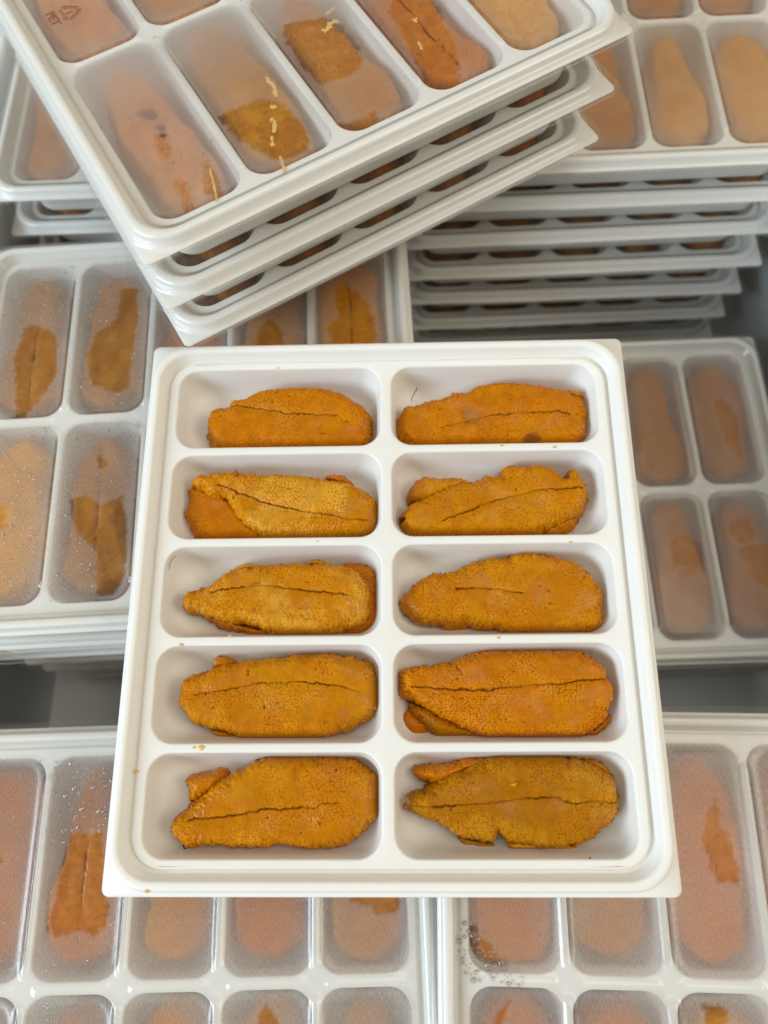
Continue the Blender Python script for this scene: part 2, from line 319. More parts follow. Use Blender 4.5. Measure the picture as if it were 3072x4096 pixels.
CLEAR = {
 'botleft': [[(-34.4,42.2),(-30.9,43.4),(-27.7,41.3),(-24.9,42.6),(-23.5,40.5),(-23.3,34.0),(-21.2,24.3),(-19.5,21.7),(-20.4,16.1),(-24.1,13.7),(-27.7,15.0),(-31.2,14.5),(-35.3,13.4),(-38.0,15.3),(-39.1,17.8),(-36.6,24.0),(-36.5,29.1),(-35.7,34.3)],[(-60.6,39.0),(-54.9,34.8),(-57.9,31.0)],[(53.8,21.0),(59.4,19.6),(61.4,17.1),(68.4,17.5),(68.6,22.5),(55.2,22.8)],[(26.5,-9.9),(27.0,-6.5),(29.0,-5.1),(32.5,-8.3),(33.6,-12.9),(27.2,-12.7)]],
 'botright': [[(4.2,49.3),(5.6,46.7),(4.5,41.6),(7.0,39.7),(8.1,33.4),(9.1,28.5),(7.7,26.0),(4.5,26.6),(2.4,25.9),(0.9,29.6),(-0.1,32.6),(-1.5,37.0),(0.8,44.7)],[(-73.0,13.1),(-68.9,14.1),(-68.3,11.1),(-64.4,8.9),(-62.5,5.4),(-57.4,2.1),(-56.8,0.1),(-64.7,0.2),(-70.6,1.2),(-72.8,3.4),(-73.4,9.2)],[(-67.0,-13.2),(-62.9,-6.5),(-60.0,-4.8),(-61.7,-8.7),(-63.2,-13.1)],[(-6.2,-4.5),(0.1,-4.9),(1.0,-7.6),(-5.9,-11.6)]],
 'right': [[(56.3,41.4),(59.9,43.1),(62.2,38.4),(63.9,30.2),(63.0,21.4),(62.7,13.5),(60.8,13.6),(58.3,17.2),(56.9,22.5),(56.9,26.9),(54.7,32.4)],[(26.8,-22.5),(30.8,-21.5),(34.5,-22.0),(39.2,-25.4),(37.9,-37.1),(34.2,-37.4),(31.7,-38.8),(27.9,-39.1),(25.5,-35.9),(25.0,-29.6)],[(52.0,-17.0),(56.2,-14.7),(60.5,-16.1),(61.6,-20.6),(59.7,-24.5),(54.9,-25.9),(51.8,-22.6)],[(53.7,-28.3),(60.1,-26.1),(69.7,-26.9),(65.4,-48.0),(59.0,-43.2),(55.5,-38.5),(53.6,-33.0)]],
 'left': [[(-61.5,38.3),(-58.4,40.0),(-50.5,36.0),(-48.3,30.7),(-47.4,18.6),(-50.9,10.7),(-54.3,5.6),(-56.2,1.4),(-60.1,0.8),(-61.9,15.1),(-64.1,26.2),(-62.3,31.7)],[(-27.0,52.3),(-21.2,52.8),(-19.5,40.0),(-20.9,25.0),(-20.7,10.4),(-26.9,9.1),(-34.4,13.2),(-37.2,26.1),(-34.7,34.4),(-27.7,39.6),(-27.0,46.4)],[(-31.3,-13.9),(-28.1,-14.9),(-26.3,-18.4),(-28.4,-19.9)],[(-38.1,-30.6),(-32.2,-28.6),(-28.1,-32.8),(-20.1,-30.1),(-17.7,-42.0),(-17.3,-57.9),(-20.4,-63.5),(-26.1,-63.9),(-27.4,-49.1),(-29.8,-46.7),(-35.5,-40.9)],[(-63.7,-30.6),(-58.6,-31.7),(-58.1,-38.8),(-62.4,-40.1)],[(53.4,47.1),(56.0,50.3),(58.0,47.6),(61.4,43.9),(65.5,39.4),(66.6,32.7),(67.0,26.2),(65.4,19.9),(51.6,20.9),(49.8,30.7),(51.9,33.0),(54.1,34.5),(52.9,42.0)],[(23.9,22.9),(24.5,31.7),(28.7,35.5),(31.6,33.7),(33.7,28.6),(33.7,22.2)]],
 'top': [[(-59.6,-36.5),(-56.7,-36.3),(-56.4,-40.5),(-59.1,-47.6),(-62.4,-45.5)],[(-52.3,-52.8),(-50.3,-53.1),(-51.0,-63.0),(-54.0,-67.6),(-56.4,-62.5)],[(-62.2,-54.2),(-58.6,-55.5),(-60.4,-63.7),(-59.8,-69.5),(-63.7,-68.9),(-62.8,-58.5)],[(-41.0,-40.1),(-36.5,-39.9),(-29.3,-40.3),(-24.7,-43.1),(-22.3,-49.8),(-21.7,-58.2),(-24.4,-64.4),(-29.2,-65.3),(-34.0,-63.3),(-36.6,-58.7),(-39.0,-53.4),(-40.4,-47.5)],[(-7.6,-18.2),(-3.6,-19.6),(3.8,-22.0),(6.6,-28.3),(7.0,-38.6),(2.9,-45.8),(-2.4,-46.7),(-10.5,-44.8),(-11.6,-35.6),(-10.4,-22.0)],[(-14.3,-60.9),(-7.4,-62.1),(-1.8,-61.6),(-2.9,-66.0),(-10.3,-68.3),(-14.7,-65.6)],[(27.1,-25.1),(33.0,-28.9),(35.7,-36.4),(32.7,-43.7),(32.5,-49.2),(28.1,-58.5),(22.9,-67.9),(16.5,-68.0),(14.5,-62.6),(17.8,-50.9),(20.6,-37.1),(21.2,-30.7)]],
}

# ------------------------------------------------------------------ tray and lid shapes
NC = 8
def rring(cx, cy, hx, hy, r, z, nside=6):
    r = max(min(r, hx - .01, hy - .01), 0.01); pts = []
    cs = [(cx + hx - r, cy + hy - r, 0), (cx - hx + r, cy + hy - r, 90), (cx - hx + r, cy - hy + r, 180), (cx + hx - r, cy - hy + r, 270)]
    for k in range(4):
        x, y, a0 = cs[k]
        for i in range(NC + 1):
            a = math.radians(a0 + 90 * i / NC); pts.append((x + r * math.cos(a), y + r * math.sin(a), z))
        x2, y2, a2 = cs[(k + 1) % 4]
        p = pts[-1]; a = math.radians(a2); q = (x2 + r * math.cos(a), y2 + r * math.sin(a))
        for i in range(1, nside):
            t = i / nside; pts.append((p[0] + (q[0] - p[0]) * t, p[1] + (q[1] - p[1]) * t, z))
    return pts
class Shell:
    def __init__(s): s.v = []; s.f = []
    def add_ring(s, pts): b = len(s.v); s.v += pts; return list(range(b, b + len(pts)))
    def bridge(s, a, b):
        n = len(a)
        for i in range(n): s.f.append((a[i], a[(i + 1) % n], b[(i + 1) % n], b[i]))
    def loft(s, rings, cap_last=False, cap_first=False):
        ids = [s.add_ring(r) for r in rings]
        for a, b in zip(ids, ids[1:]): s.bridge(a, b)
        if cap_last: s.f.append(tuple(ids[-1]))
        if cap_first: s.f.append(tuple(reversed(ids[0])))
        return ids
def inset_ring(d, z, r, nside=6): return rring(0, 0, LU / 2 - d, WV / 2 - d, r, z, nside)

def tray_mesh(depth=18.0, floor=FLOOR_Z):
    s = Shell()
    # underside and outer body, then flange, rim, groove, plateau edge
    s.loft([inset_ring(14.6, -depth + 1.5, 6), inset_ring(13.4, -depth + 1.4, 6.4), inset_ring(12.6, -depth + .1, 6.6), inset_ring(11.9, -depth, 7), inset_ring(11.2, -depth + .25, 7.3), inset_ring(10.9, -depth + 1.0, 7.5), inset_ring(9.0, -2.5, 9),
            inset_ring(8.6, -1.4, 9.5), inset_ring(6.0, -0.55, 10), inset_ring(3, -0.5, 9), inset_ring(0.15, -0.5, 2.0), inset_ring(0.0, -0.25, 2.1), inset_ring(0.2, 0.0, 2.0), inset_ring(0.9, 0.05, 11.3),
            inset_ring(1.25, 0.3, 11.2), inset_ring(1.7, 2.6, 11.0), inset_ring(2.05, 3.25, 10.9), inset_ring(2.7, 3.55, 10.6), inset_ring(3.8, 3.5, 10.0), inset_ring(4.25, 3.25, 9.7), inset_ring(4.5, 2.7, 9.5),
            inset_ring(5.6, -0.5, 9.0), inset_ring(5.8, -0.8, 8.9), inset_ring(6.25, -0.8, 8.8), inset_ring(6.5, 0.2, 8.75), inset_ring(6.85, 0.56, 8.6), inset_ring(7.3, PLATEAU, 8.4)], cap_first=True)
    # plateau cells with the ten rounded compartments
    for k in range(-2, 3):
        for sv in (-1, 1):
            cx = k * PITCH; cy = sv * (VIN + VOUT) / 2; hx = UHALF; hy = (VOUT - VIN) / 2
            x0, x1 = (k - .5) * PITCH, (k + .5) * PITCH
            if k == -2: x0 = -(LU / 2 - 7.3)
            if k == 2: x1 = LU / 2 - 7.3
            y0, y1 = (0, WV / 2 - 7.3) if sv > 0 else (-(WV / 2 - 7.3), 0)
            lip = rring(cx, cy, hx + .7, hy + .7, 6.9, PLATEAU)
            outer = []
            R = 8.4
            for (x, y, z) in lip:
                dx, dy = x - cx, y - cy; t = 1e9
                if dx > 1e-9: t = min(t, (x1 - cx) / dx)
                if dx < -1e-9: t = min(t, (x0 - cx) / dx)
                if dy > 1e-9: t = min(t, (y1 - cy) / dy)
                if dy < -1e-9: t = min(t, (y0 - cy) / dy)
                X, Y = cx + dx * t, cy + dy * t
                # follow the rounded corner of the plateau
                ax, ay = abs(X) - (LU / 2 - 7.3 - R), abs(Y) - (WV / 2 - 7.3 - R)
                if ax > 0 and ay > 0 and math.hypot(ax, ay) > R:
                    q = R / math.hypot(ax, ay)
                    X = math.copysign(LU / 2 - 7.3 - R + ax * q, X); Y = math.copysign(WV / 2 - 7.3 - R + ay * q, Y)
                outer.append((X, Y, PLATEAU))
            for qx, qy in ((x0, y0), (x0, y1), (x1, y0), (x1, y1)):
                if abs(qx) > LU / 2 - 7.4 and abs(qy) > WV / 2 - 7.4: continue
                j = min(range(len(outer)), key=lambda n: (outer[n][0] - qx) ** 2 + (outer[n][1] - qy) ** 2)
                outer[j] = (qx, qy, PLATEAU)
            F = floor
            rings = [outer, lip, rring(cx, cy, hx + .35, hy + .35, 6.6, PLATEAU - .08), rring(cx, cy, hx + .1, hy + .1, 6.3, PLATEAU - .35), rring(cx, cy, hx, hy, 6.2, PLATEAU - .8),
                     rring(cx, cy, hx - .9, hy - 1.0, 6, F * .45), rring(cx, cy, hx - 1.5, hy - 1.8, 5.8, F + 4), rring(cx, cy, hx - 2.3, hy - 3.0, 5.6, F + 2.2), rring(cx, cy, hx - 3.4, hy - 4.6, 5.2, F + .9), rring(cx, cy, hx - 4.6, hy - 6.2, 4.8, F + .25), rring(cx, cy, hx - 6.0, hy - 8.0, 4.0, F)]
            s.loft(rings, cap_last=True)
    return make_mesh('tray_body', s.v, s.f, M_TRAY)

PANEL = 1.5
def lid_mesh(res, mist_fn, streak=.1):
    s = Shell()
    hx, hy = LU / 2 - 6.6, WV / 2 - 6.6
    ids = s.loft([inset_ring(-1.8, -0.15, 4.6), inset_ring(-1.85, 0.25, 4.6), inset_ring(-1.6, 0.5, 4.6), inset_ring(-0.1, 0.6, 9.0), inset_ring(0.1, 0.8, 11.8), inset_ring(0.3, 1.75, 11.7), inset_ring(0.45, 1.95, 11.7), inset_ring(0.85, 2.05, 11.5), inset_ring(1.05, 2.3, 11.45), inset_ring(1.35, 3.6, 11.3), inset_ring(1.7, 4.0, 11.2), inset_ring(2.4, 4.2, 10.9),
            inset_ring(4.0, 4.15, 10.2), inset_ring(4.7, 3.7, 9.8), inset_ring(5.7, 1.3, 9.2), inset_ring(6.0, 1.15, 9.0), inset_ring(6.6, PANEL, 8.8)])
    nrim = len(s.v)
    nx, ny = int(2 * hx / res), int(2 * hy / res)
    # panel sheet, its corners pulled in to the rounded outline
    gx, gy = np.meshgrid(np.linspace(-hx, hx, nx + 1), np.linspace(-hy, hy, ny + 1), indexing='ij')
    R = 8.8
    ax, ay = np.abs(gx) - (hx - R), np.abs(gy) - (hy - R)
    hyp = np.hypot(ax, ay); over = (ax > 0) & (ay > 0)
    mx = np.maximum(ax, ay); q = np.where(over, mx / np.maximum(hyp, 1e-6), 1)
    gx = np.where(over, np.sign(gx) * (hx - R + ax * q), gx); gy = np.where(over, np.sign(gy) * (hy - R + ay * q), gy)
    gz = np.full(gx.shape, PANEL)
    for k in range(-2, 2):
        u = (k + .5) * PITCH
        for sv in (-1, 1):
            d = np.hypot(gx - u, np.maximum(np.abs(gy - sv * 31.5) - 27.0, 0))
            gz += 1.25 * (1 - sstep(0.75, 1.75, d))
    for k in range(-2, 3):
        d = np.hypot(gy, np.maximum(np.abs(gx - k * PITCH) - 10.3, 0))
        gz += 0.8 * (1 - sstep(0.7, 1.6, d))
    # film sags slightly into each compartment
    for k in range(-2, 3):
        for sv in (-1, 1):
            d = rrect_sd(gx, gy, k * PITCH, sv * (VIN + VOUT) / 2, UHALF - .5, (VOUT - VIN) / 2 - .5, 6)
            gz -= 0.35 * sstep(0, 2.0, d)
    gz += 0.12 * (fbm(gx / 14, gy / 14, 5) - .5)
    idx = np.arange((nx + 1) * (ny + 1)).reshape(nx + 1, ny + 1) + nrim
    quads = np.stack([idx[:-1, :-1], idx[1:, :-1], idx[1:, 1:], idx[:-1, 1:]], -1).reshape(-1, 4)
    V = np.concatenate([np.array(s.v), np.stack([gx, gy, gz], -1).reshape(-1, 3)])
    me = make_mesh('lid', V, np.concatenate([np.array(s.f), quads]), M_LID)
    mist = mist_fn(V[:, 0], V[:, 1])
    cells = np.full(len(V), -99.0)
    for k in range(-2, 3):
        for sv in (-1, 1): cells = np.maximum(cells, rrect_sd(V[:, 0], V[:, 1], k * PITCH, sv * (VIN + VOUT) / 2, UHALF, (VOUT - VIN) / 2, 6))
    over = sstep(-1.5, 1.0, cells)
    mist = mist * (0.2 + 0.8 * over)
    mist[:nrim] = 0.06
    streak = streak * (0.15 + 0.85 * over)
    attr_float(me, 'mist', mist); attr_float(me, 'streak', streak)
    return me

def drops_mesh(pts, seed):
    """glass-like domes sitting on the lid: pts = (x, y, radius)"""
    rng = np.random.default_rng(seed)
    n = 7; V = []; F = []
    base = []
    for zz, rr in ((0.02, 1.0), (0.42, 0.86), (0.72, 0.48)):
        for i in range(n):
            a = 2 * math.pi * i / n; base.append((rr * math.cos(a), rr * math.sin(a), zz))
    base.append((0, 0, 0.82)); base = np.array(base)
    f = []
    for k in range(2):
        for i in range(n): f.append((k * n + i, k * n + (i + 1) % n, (k + 1) * n + (i + 1) % n)); f.append((k * n + i, (k + 1) * n + (i + 1) % n, (k + 1) * n + i))
    for i in range(n): f.append((2 * n + i, 2 * n + (i + 1) % n, 3 * n))
    for i in range(1, n - 1): f.append((0, i + 1, i))
    f = np.array(f)
    for j, (x, y, r) in enumerate(pts):
        sx = r * (0.85 + 0.3 * rng.random()); sy = r * (0.85 + 0.35 * rng.random())
        V.append(base * np.array([sx, sy, r * (0.7 if r > .6 else .5)]) + np.array([x, y, PANEL - 0.30])); F.append(f + j * len(base))
    return make_mesh('water_droplets', np.concatenate(V), np.concatenate(F), M_WATER)

# ------------------------------------------------------------------ roe
TONES = {   # (fresh, pale) albedo pairs
    'orange': ((0.434, 0.133, 0.0004), (0.457, 0.156, 0.0009)), 'deep': ((0.379, 0.101, 0.0004), (0.418, 0.13, 0.0009)),
    'tan': ((0.448, 0.165, 0.0009), (0.524, 0.246, 0.0198)), 'ochre': ((0.422, 0.144, 0.0004), (0.46, 0.179, 0.0027)),
    'olive': ((0.336, 0.121, 0.0004), (0.397, 0.164, 0.0045)), 'brown': ((0.378, 0.135, 0.0108), (0.396, 0.158, 0.0225)), 'rust': ((0.405, 0.117, 0.0054), (0.423, 0.140, 0.0108)),
    'pink': ((0.468, 0.189, 0.0630), (0.486, 0.225, 0.0900)), 'sand': ((0.522, 0.234, 0.0360), (0.540, 0.270, 0.0630)),
    'umber': ((0.33, 0.120, 0.008), (0.36, 0.15, 0.02)),
}
def roe_mesh(poly, seam, ztop, zbase, res, seed, tone, clip=None, edge_r=3.8, grain=1.0, flat=None, dark=()):
    poly = chaikin(poly, True, 1)
    P = np.array(poly); x0, y0 = P.min(0) - 1; x1, y1 = P.max(0) + 1
    x0 -= .6; y0 -= .6; x1 += .6; y1 += .6
    X, Y = np.meshgrid(np.arange(x0, x1 + res, res), np.arange(y0, y1 + res, res), indexing='ij')
    d = poly_sd(X, Y, poly)
    d = d + 1.3 * (fbm(X / 2.6, Y / 2.6, seed, 3) - 0.5) + 0.6 * (vnoise(X / .7, Y / .7, seed + 5) - .5)
    d = d + 0.4
    if clip is not None: d = np.minimum(d, rrect_sd(X, Y, *clip))
    gxd, gyd = np.gradient(d, res)
    gl = np.hypot(gxd, gyd) + 1e-6; gxd /= gl; gyd /= gl
    t = np.clip(d / edge_r, 0, 1)
    prof = np.sqrt(np.maximum(1 - (1 - t) ** 2, 0)) ** 0.9
    big = poly_sd(X, Y, poly); dome = np.clip(big / max(big.max(), 1e-3), 0, 1)
    z = zbase + (ztop - 0.9 - zbase) * prof + 0.9 * dome * prof
    z += 1.1 * (fbm(X / 8, Y / 8, seed + 31, 2) - .5) * prof
    z += 0.15 * (fbm(X / 2.4, Y / 2.4, seed + 37, 2) - .5) * prof
    gm = sstep(0.34, 0.62, fbm(X / 7, Y / 7, seed + 41, 2) + 0.16 * (1 - np.clip(d / 6, 0, 1)))
    w = worley(X / 0.60, Y / 0.76, seed + 43)
    bead = np.maximum(1 - (w / .66) ** 2, 0)
    z += grain * (0.05 + 0.20 * gm) * bead * np.clip(d / .5, 0, 1)
    # fissures and pits near the margin
    rid = 1 - np.abs(2 * fbm(X / 3.2, Y / 5.5, seed + 53, 2) - 1)
    cut = sstep(0.90, 0.985, rid) * sstep(6.5, 1.0, d) if False else sstep(0.90, 0.985, rid) * (1 - sstep(1.5, 6.5, d))
    z -= 0.18 * cut * prof
    pit = sstep(0.88, 0.97, vnoise(X / 1.3, Y / 1.3, seed + 61)) * sstep(0.55, 0.7, fbm(X / 6, Y / 6, seed + 67, 2))
    z -= 0.45 * pit * prof
    A, B = TONES[tone]
    mixv = sstep(0.35, 0.68, 0.75 * fbm(X / 9, Y / 9, seed + 71, 3) + 0.25 * vnoise(X / 1.2, Y / 1.2, seed + 73))
    mixv *= sstep(0.2, 2.5, d)
    col = np.array(A)[None, None] * (1 - mixv[..., None]) + np.array(B)[None, None] * mixv[..., None]
    amt = grain * (0.35 + 0.65 * gm)
    col = col * (1 + amt * 0.34 * (bead - 0.45))[..., None] + (amt * np.maximum(bead - .55, 0) * 0.05)[..., None] * np.array((1.0, .62, .10))
    col = col * (1 - 0.22 * pit - 0.05 * cut)[..., None]
    if seam:
        sm = chaikin(seam, False, 1)
        ds = seg_dist(X + 0.7 * (fbm(X / 1.5, Y / 1.5, seed + 81) - .5), Y + 0.9 * (fbm(X / 1.5, Y / 1.5, seed + 83) - .5), sm, False)
        open_ = 0.45 + 0.55 * sstep(0.25, 0.6, fbm(X / 6, Y / 6, seed + 87, 2))
        z -= (0.8 * np.exp(-(ds / 0.22) ** 2) * open_ + 0.40 * np.exp(-(ds / 1.7) ** 2)) * prof
        k = (np.exp(-(ds / 0.20) ** 2) * open_ * 0.93)[..., None]
        col = col * (1 - k) + np.array((0.07, 0.022, 0.004))[None, None] * k
    for (px, py, pr, pc) in dark:
        k = (1 - sstep(pr * .6, pr * 1.15, np.hypot(X - px, Y - py) + 1.0 * (fbm(X / 1.2, Y / 1.2, seed + 91) - .5)))[..., None]
        col = col * (1 - k) + np.array(pc)[None, None] * k
        z -= 0.5 * k[..., 0] * prof
    if flat is not None: z = np.minimum(z, flat + 0.05 * (z - flat))
    # keep cells that touch the inside; pull the outer corners on to the outline
    ins = d > 0
    cell = ins[:-1, :-1] | ins[1:, :-1] | ins[1:, 1:] | ins[:-1, 1:]
    out = ~ins
    X2 = np.where(out, X - gxd * np.minimum(d, 0), X); Y2 = np.where(out, Y - gyd * np.minimum(d, 0), Y)
    z = np.where(out, zbase, z)
    used = np.zeros(X.shape, bool)
    used[:-1, :-1] |= cell; used[1:, :-1] |= cell; used[1:, 1:] |= cell; used[:-1, 1:] |= cell
    idx = np.full(X.shape, -1); idx[used] = np.arange(used.sum())
    c = np.argwhere(cell); i, j = c[:, 0], c[:, 1]
    quads = np.stack([idx[i, j], idx[i + 1, j], idx[i + 1, j + 1], idx[i, j + 1]], -1)
    V = np.stack([X2[used], Y2[used], z[used]], -1)
    me = make_mesh('roe', V, quads, M_ROE)
    attr_color(me, 'tone', np.clip(col[used], 0.002, 1))
    return me
def frame(t, yaw=0):
    return Matrix.Translation(Vector(t) * MM) @ Matrix.Rotation(math.radians(yaw), 4, 'Z')
def add_roe(name, poly, seam, ztop, zbase, res, seed, tone, base, label, group, **kw):
    c = np.mean(np.array(poly), 0)
    P = [(x - c[0], y - c[1]) for x, y in poly]; S = [(x - c[0], y - c[1]) for x, y in seam]
    if kw.get('clip'):
        q = kw['clip']; kw['clip'] = (q[0] - c[0], q[1] - c[1]) + tuple(q[2:])
    kw['dark'] = [(a - c[0], b - c[1], r, cc) for a, b, r, cc in kw.get('dark', ())]
    me = roe_mesh(P, S, ztop, zbase, res, seed, tone, **kw)
    o = link(name, me, None, base @ Matrix.Translation((c[0] * MM, c[1] * MM, 0)))
    return tag(o, label, 'sea urchin roe', group)
def tube_mesh(pts, rad, mat, n=6):
    V = []; F = []; pts = [Vector(p) for p in pts]; m = len(pts)
    for i, p in enumerate(pts):
        t = (pts[min(i + 1, m - 1)] - pts[max(i - 1, 0)]).normalized()
        a = t.cross(Vector((0, 0, 1)));  a = a.normalized() if a.length > 1e-4 else Vector((1, 0, 0)); b = t.cross(a)
        r = rad * (0.55 + 0.45 * math.sin(math.pi * (i + .5) / m))
        for k in range(n):
            g = 2 * math.pi * k / n; V.append(tuple(p + a * r * math.cos(g) + b * r * math.sin(g)))
    for i in range(m - 1):
        for k in range(n): F.append((i * n + k, i * n + (k + 1) % n, (i + 1) * n + (k + 1) % n, (i + 1) * n + k))
    F.append(tuple(range(n))[::-1]); F.append(tuple(range((m - 1) * n, m * n)))
    return make_mesh('thread', V, F, mat)

# ------------------------------------------------------------------ the box round the trays
def box_part(name, x0, x1, y0, y1, z0, z1, parent):
    s = Shell(); r = 3
    cx, cy = (x0 + x1) / 2, (y0 + y1) / 2; hx, hy = (x1 - x0) / 2, (y1 - y0) / 2
    s.loft([rring(cx, cy, hx, hy, r, z0), rring(cx, cy, hx, hy, r, z1 - 2), rring(cx, cy, hx - .6, hy - .6, r, z1 - .6), rring(cx, cy, hx - 2, hy - 2, r, z1)], True, True)
    me = make_mesh(name, s.v, s.f, M_BOX)
    return link(name, me, parent)
box = link('storage_box', None)
tag(box, 'pale grey box holding all the stacked roe trays', 'box')
BX0, BX1, BY0, BY1, BZ = -171, 181, -205, 332, -158
box_part('floor', BX0 - 71, BX1 + 20, BY0 - 20, BY1 + 20, BZ - 12, BZ, box)
box_part('wall', BX0 - 70, BX0, BY0, BY1, BZ, -24, box)
box_part('wall', BX1, BX1 + 14, BY0, BY1, BZ, -8, box)
box_part('wall', BX0 - 14, BX1 + 14, BY1, BY1 + 14, BZ, -8, box)
box_part('wall', BX0 - 14, BX1 + 14, BY0 - 14, BY0, BZ, -8, box)

# ------------------------------------------------------------------ the open tray in front
HERO = Matrix([[0.99996, 0.0, 0.00848, 0], [0.00042, 0.99879, -0.04916, 0], [-0.00847, 0.04916, 0.99875, 0], [0, 0, 0, 1]])
TRAY = tray_mesh()
hero = link('roe_tray', tray_mesh(13.4, -11.8), None, HERO @ Matrix.Rotation(math.radians(90), 4, 'Z'))
tag(hero, 'open white plastic tray of ten compartments, no lid, filled with bright roe', 'tray')

HERO_TONE = {'L1': 'orange', 'R1': 'orange', 'L2': 'tan', 'R2': 'ochre', 'L3': 'tan', 'R3': 'ochre', 'L4': 'ochre', 'R4': 'orange', 'L5': 'ochre', 'R5': 'olive'}
HERO_DESC = {
    'L1': 'deep orange roe with a fine dark seam, top left compartment of the open tray',
    'R1': 'bright orange roe with a torn pitted left end, top right compartment of open tray',
    'L2': 'pale tan coarse grained roe lying over a darker piece in the open tray',
    'R2': 'ochre roe with a ragged stepped upper edge and slanting seam, second row right',
    'L3': 'tan roe tapering to a blunt orange tip, third row left of the open tray',
    'R3': 'brownish ochre roe with cracks on its lower left edge, third row right',
    'L4': 'smooth ochre roe with a long arched dark seam, fourth row left',
    'R4': 'large plump orange roe with a beaded surface, fourth row right',
    'L5': 'ochre roe with a stepped black seam and notched tail, bottom left compartment',
    'R5': 'dull olive brown roe with a long wavy seam, bottom right compartment'}
SUB_TONE = {('L1', 'scrap'): 'orange', ('L2', 'under'): 'orange', ('L2', 'scrap'): 'deep', ('R4', 'under'): 'olive', ('R4', 'scrap'): 'orange', ('R5', 'under'): 'orange', ('R5', 'scrap'): 'olive', ('R5', 'bit'): 'tan', ('L3', 'under'): 'deep', ('L3', 'scrap'): 'deep', ('L5', 'under'): 'orange', ('R1', 'scrap'): 'ochre'}
SUB_LABEL = {
    'L1scrap0': 'ragged orange scrap under the left end of the top left roe', 'L2under0': 'smooth dark orange roe under the left half of the pale tan roe',
    'L2scrap0': 'thin orange scrap behind the top edge of the pale tan roe', 'R1scrap0': 'small ochre flap behind the right end of the top right roe',
    'R2under0': 'folded ochre piece behind the upper left of the second row right roe', 'R2scrap0': 'small hanging scrap at the lower right of the second row right roe',
    'L3under0': 'glossy dark orange piece at the right end of the third row left roe', 'L3scrap0': 'dark orange strip beneath the lower left edge of the third row left roe',
    'L3bit0': 'orange bit peeping over the upper left edge of the third row left roe', 'L3bit1': 'small orange bit on the middle top edge of the third row left roe',
    'L4bit0': 'stubby orange bit over the upper left edge of the fourth row left roe', 'L4scrap0': 'crumbly scrap below the left end of the fourth row left roe', 'L4scrap1': 'dark sliver behind the right end of the fourth row left roe',
    'R3scrap0': 'small ochre scrap beneath the cracked edge of the third row right roe', 'R4under0': 'olive strip under the lower left edge of the plump beaded roe',
    'R4scrap0': 'bright orange crumpled scrap in the lower left corner beside the plump beaded roe', 'R4bit0': 'olive sliver under the lower right edge of the plump beaded roe',
    'L5under0': 'torn orange piece over the upper left of the bottom left roe', 'R5under0': 'lumpy orange piece behind the upper left of the bottom right roe',
    'R5bit0': 'orange sliver behind the upper right end of the bottom right roe', 'R5bit1': 'light tan crumbly chunk at the lower edge of the bottom right roe', 'R5scrap0': 'olive strip under the lower left edge of the bottom right roe'}
seen = {}
for n_, (key, kind, z0, poly, seam) in enumerate(HERO_ROE):
    side = -1 if key[0] == 'L' else 1; row = 3 - int(key[1])
    clip = (side * (VIN + VOUT) / 2, row * PITCH, (VOUT - VIN) / 2 - .9, UHALF - .9, 6)
    if kind == 'main':
        drk = [(-1.0, 0, 0, 0)][:0]
        if key == 'R2': drk = [(4.6, 22.0, 1.2, (0.05, 0.02, 0.01))]
        if key == 'R1': drk = [(45.5, 46.5, 3.2, (0.22, 0.07, 0.008)), (27, 55.5, 3.5, (0.36, 0.13, 0.015))]
        add_roe('sea_urchin_roe', poly, seam, z0 + 1.2, -10.0, 0.2, 100 + n_ * 7, HERO_TONE[key], HERO, HERO_DESC[key], 'roe pieces in the open tray', clip=clip, dark=drk, grain=1.25 if key in ('R4', 'L2') else 0.9)
    else:
        i = seen.get(key + kind, 0); seen[key + kind] = i + 1
        lab = SUB_LABEL.get(key + kind + str(i), 'small scrap of roe')
        add_roe('roe_scrap', poly, seam, z0 + 1.1, -11.6, 0.3, 100 + n_ * 7, SUB_TONE.get((key, kind), HERO_TONE[key]), HERO, lab, 'loose roe scraps in the open tray', clip=clip, edge_r=3.2)

def roe_fleck():
    s = Shell(); poly = [(.95 * (1 + .3 * math.sin(3 * a)) * math.cos(a), .55 * math.sin(a + .4)) for a in [k * math.pi / 6 for k in range(12)]]
    s.loft([[(x, y, -.5) for x, y in poly], [(x * .9, y * .9, .15) for x, y in poly], [(x * .5, y * .5, .42) for x, y in poly]], True)
    me = make_mesh('roe_fleck', s.v, s.f, M_ROE); attr_color(me, 'tone', np.tile(np.array((0.60, 0.23, 0.004)), (len(s.v), 1)))
    tag(link('roe_fleck', me, None, HERO @ Matrix.Translation((33.9 * MM, -53.1 * MM, -.9 * MM))), 'bright orange fleck lying on the bottom right roe', 'crumb')
roe_fleck()
def hero_thread(name, pts, rad, mat, label):
    c = Vector(pts[0])
    me = tube_mesh([Vector(p) - c for p in pts], rad, mat)
    tag(link(name, me, None, HERO @ Matrix.Translation(c * MM)), label, 'thread', 'stray threads in the open tray')
hero_thread('dark_thread', [(8.0, 61.0, -3.2), (8.3, 62.4, -2.9), (9.2, 63.9, -2.6), (9.6, 64.6, -2.8), (9.9, 65.8, -2.6)], .14, M_THREAD, 'thin dark red thread standing at the upper left of the top right roe')
hero_thread('dark_thread', [(-54.2, -67.5, -4.6), (-55.0, -67.7, -4.2), (-55.5, -68.4, -4.2), (-55.3, -69.2, -4.4), (-54.7, -69.4, -4.7)], .26, M_THREAD, 'black hooked thread at the tail of the bottom left roe')
hero_thread('dark_thread', [(-45.8, 35.8, -1.2), (-45.6, 36.6, -.8), (-46.0, 37.2, -.6), (-46.6, 37.8, -.7)], .18, M_THREAD, 'short black thread on the top edge of the pale tan roe')
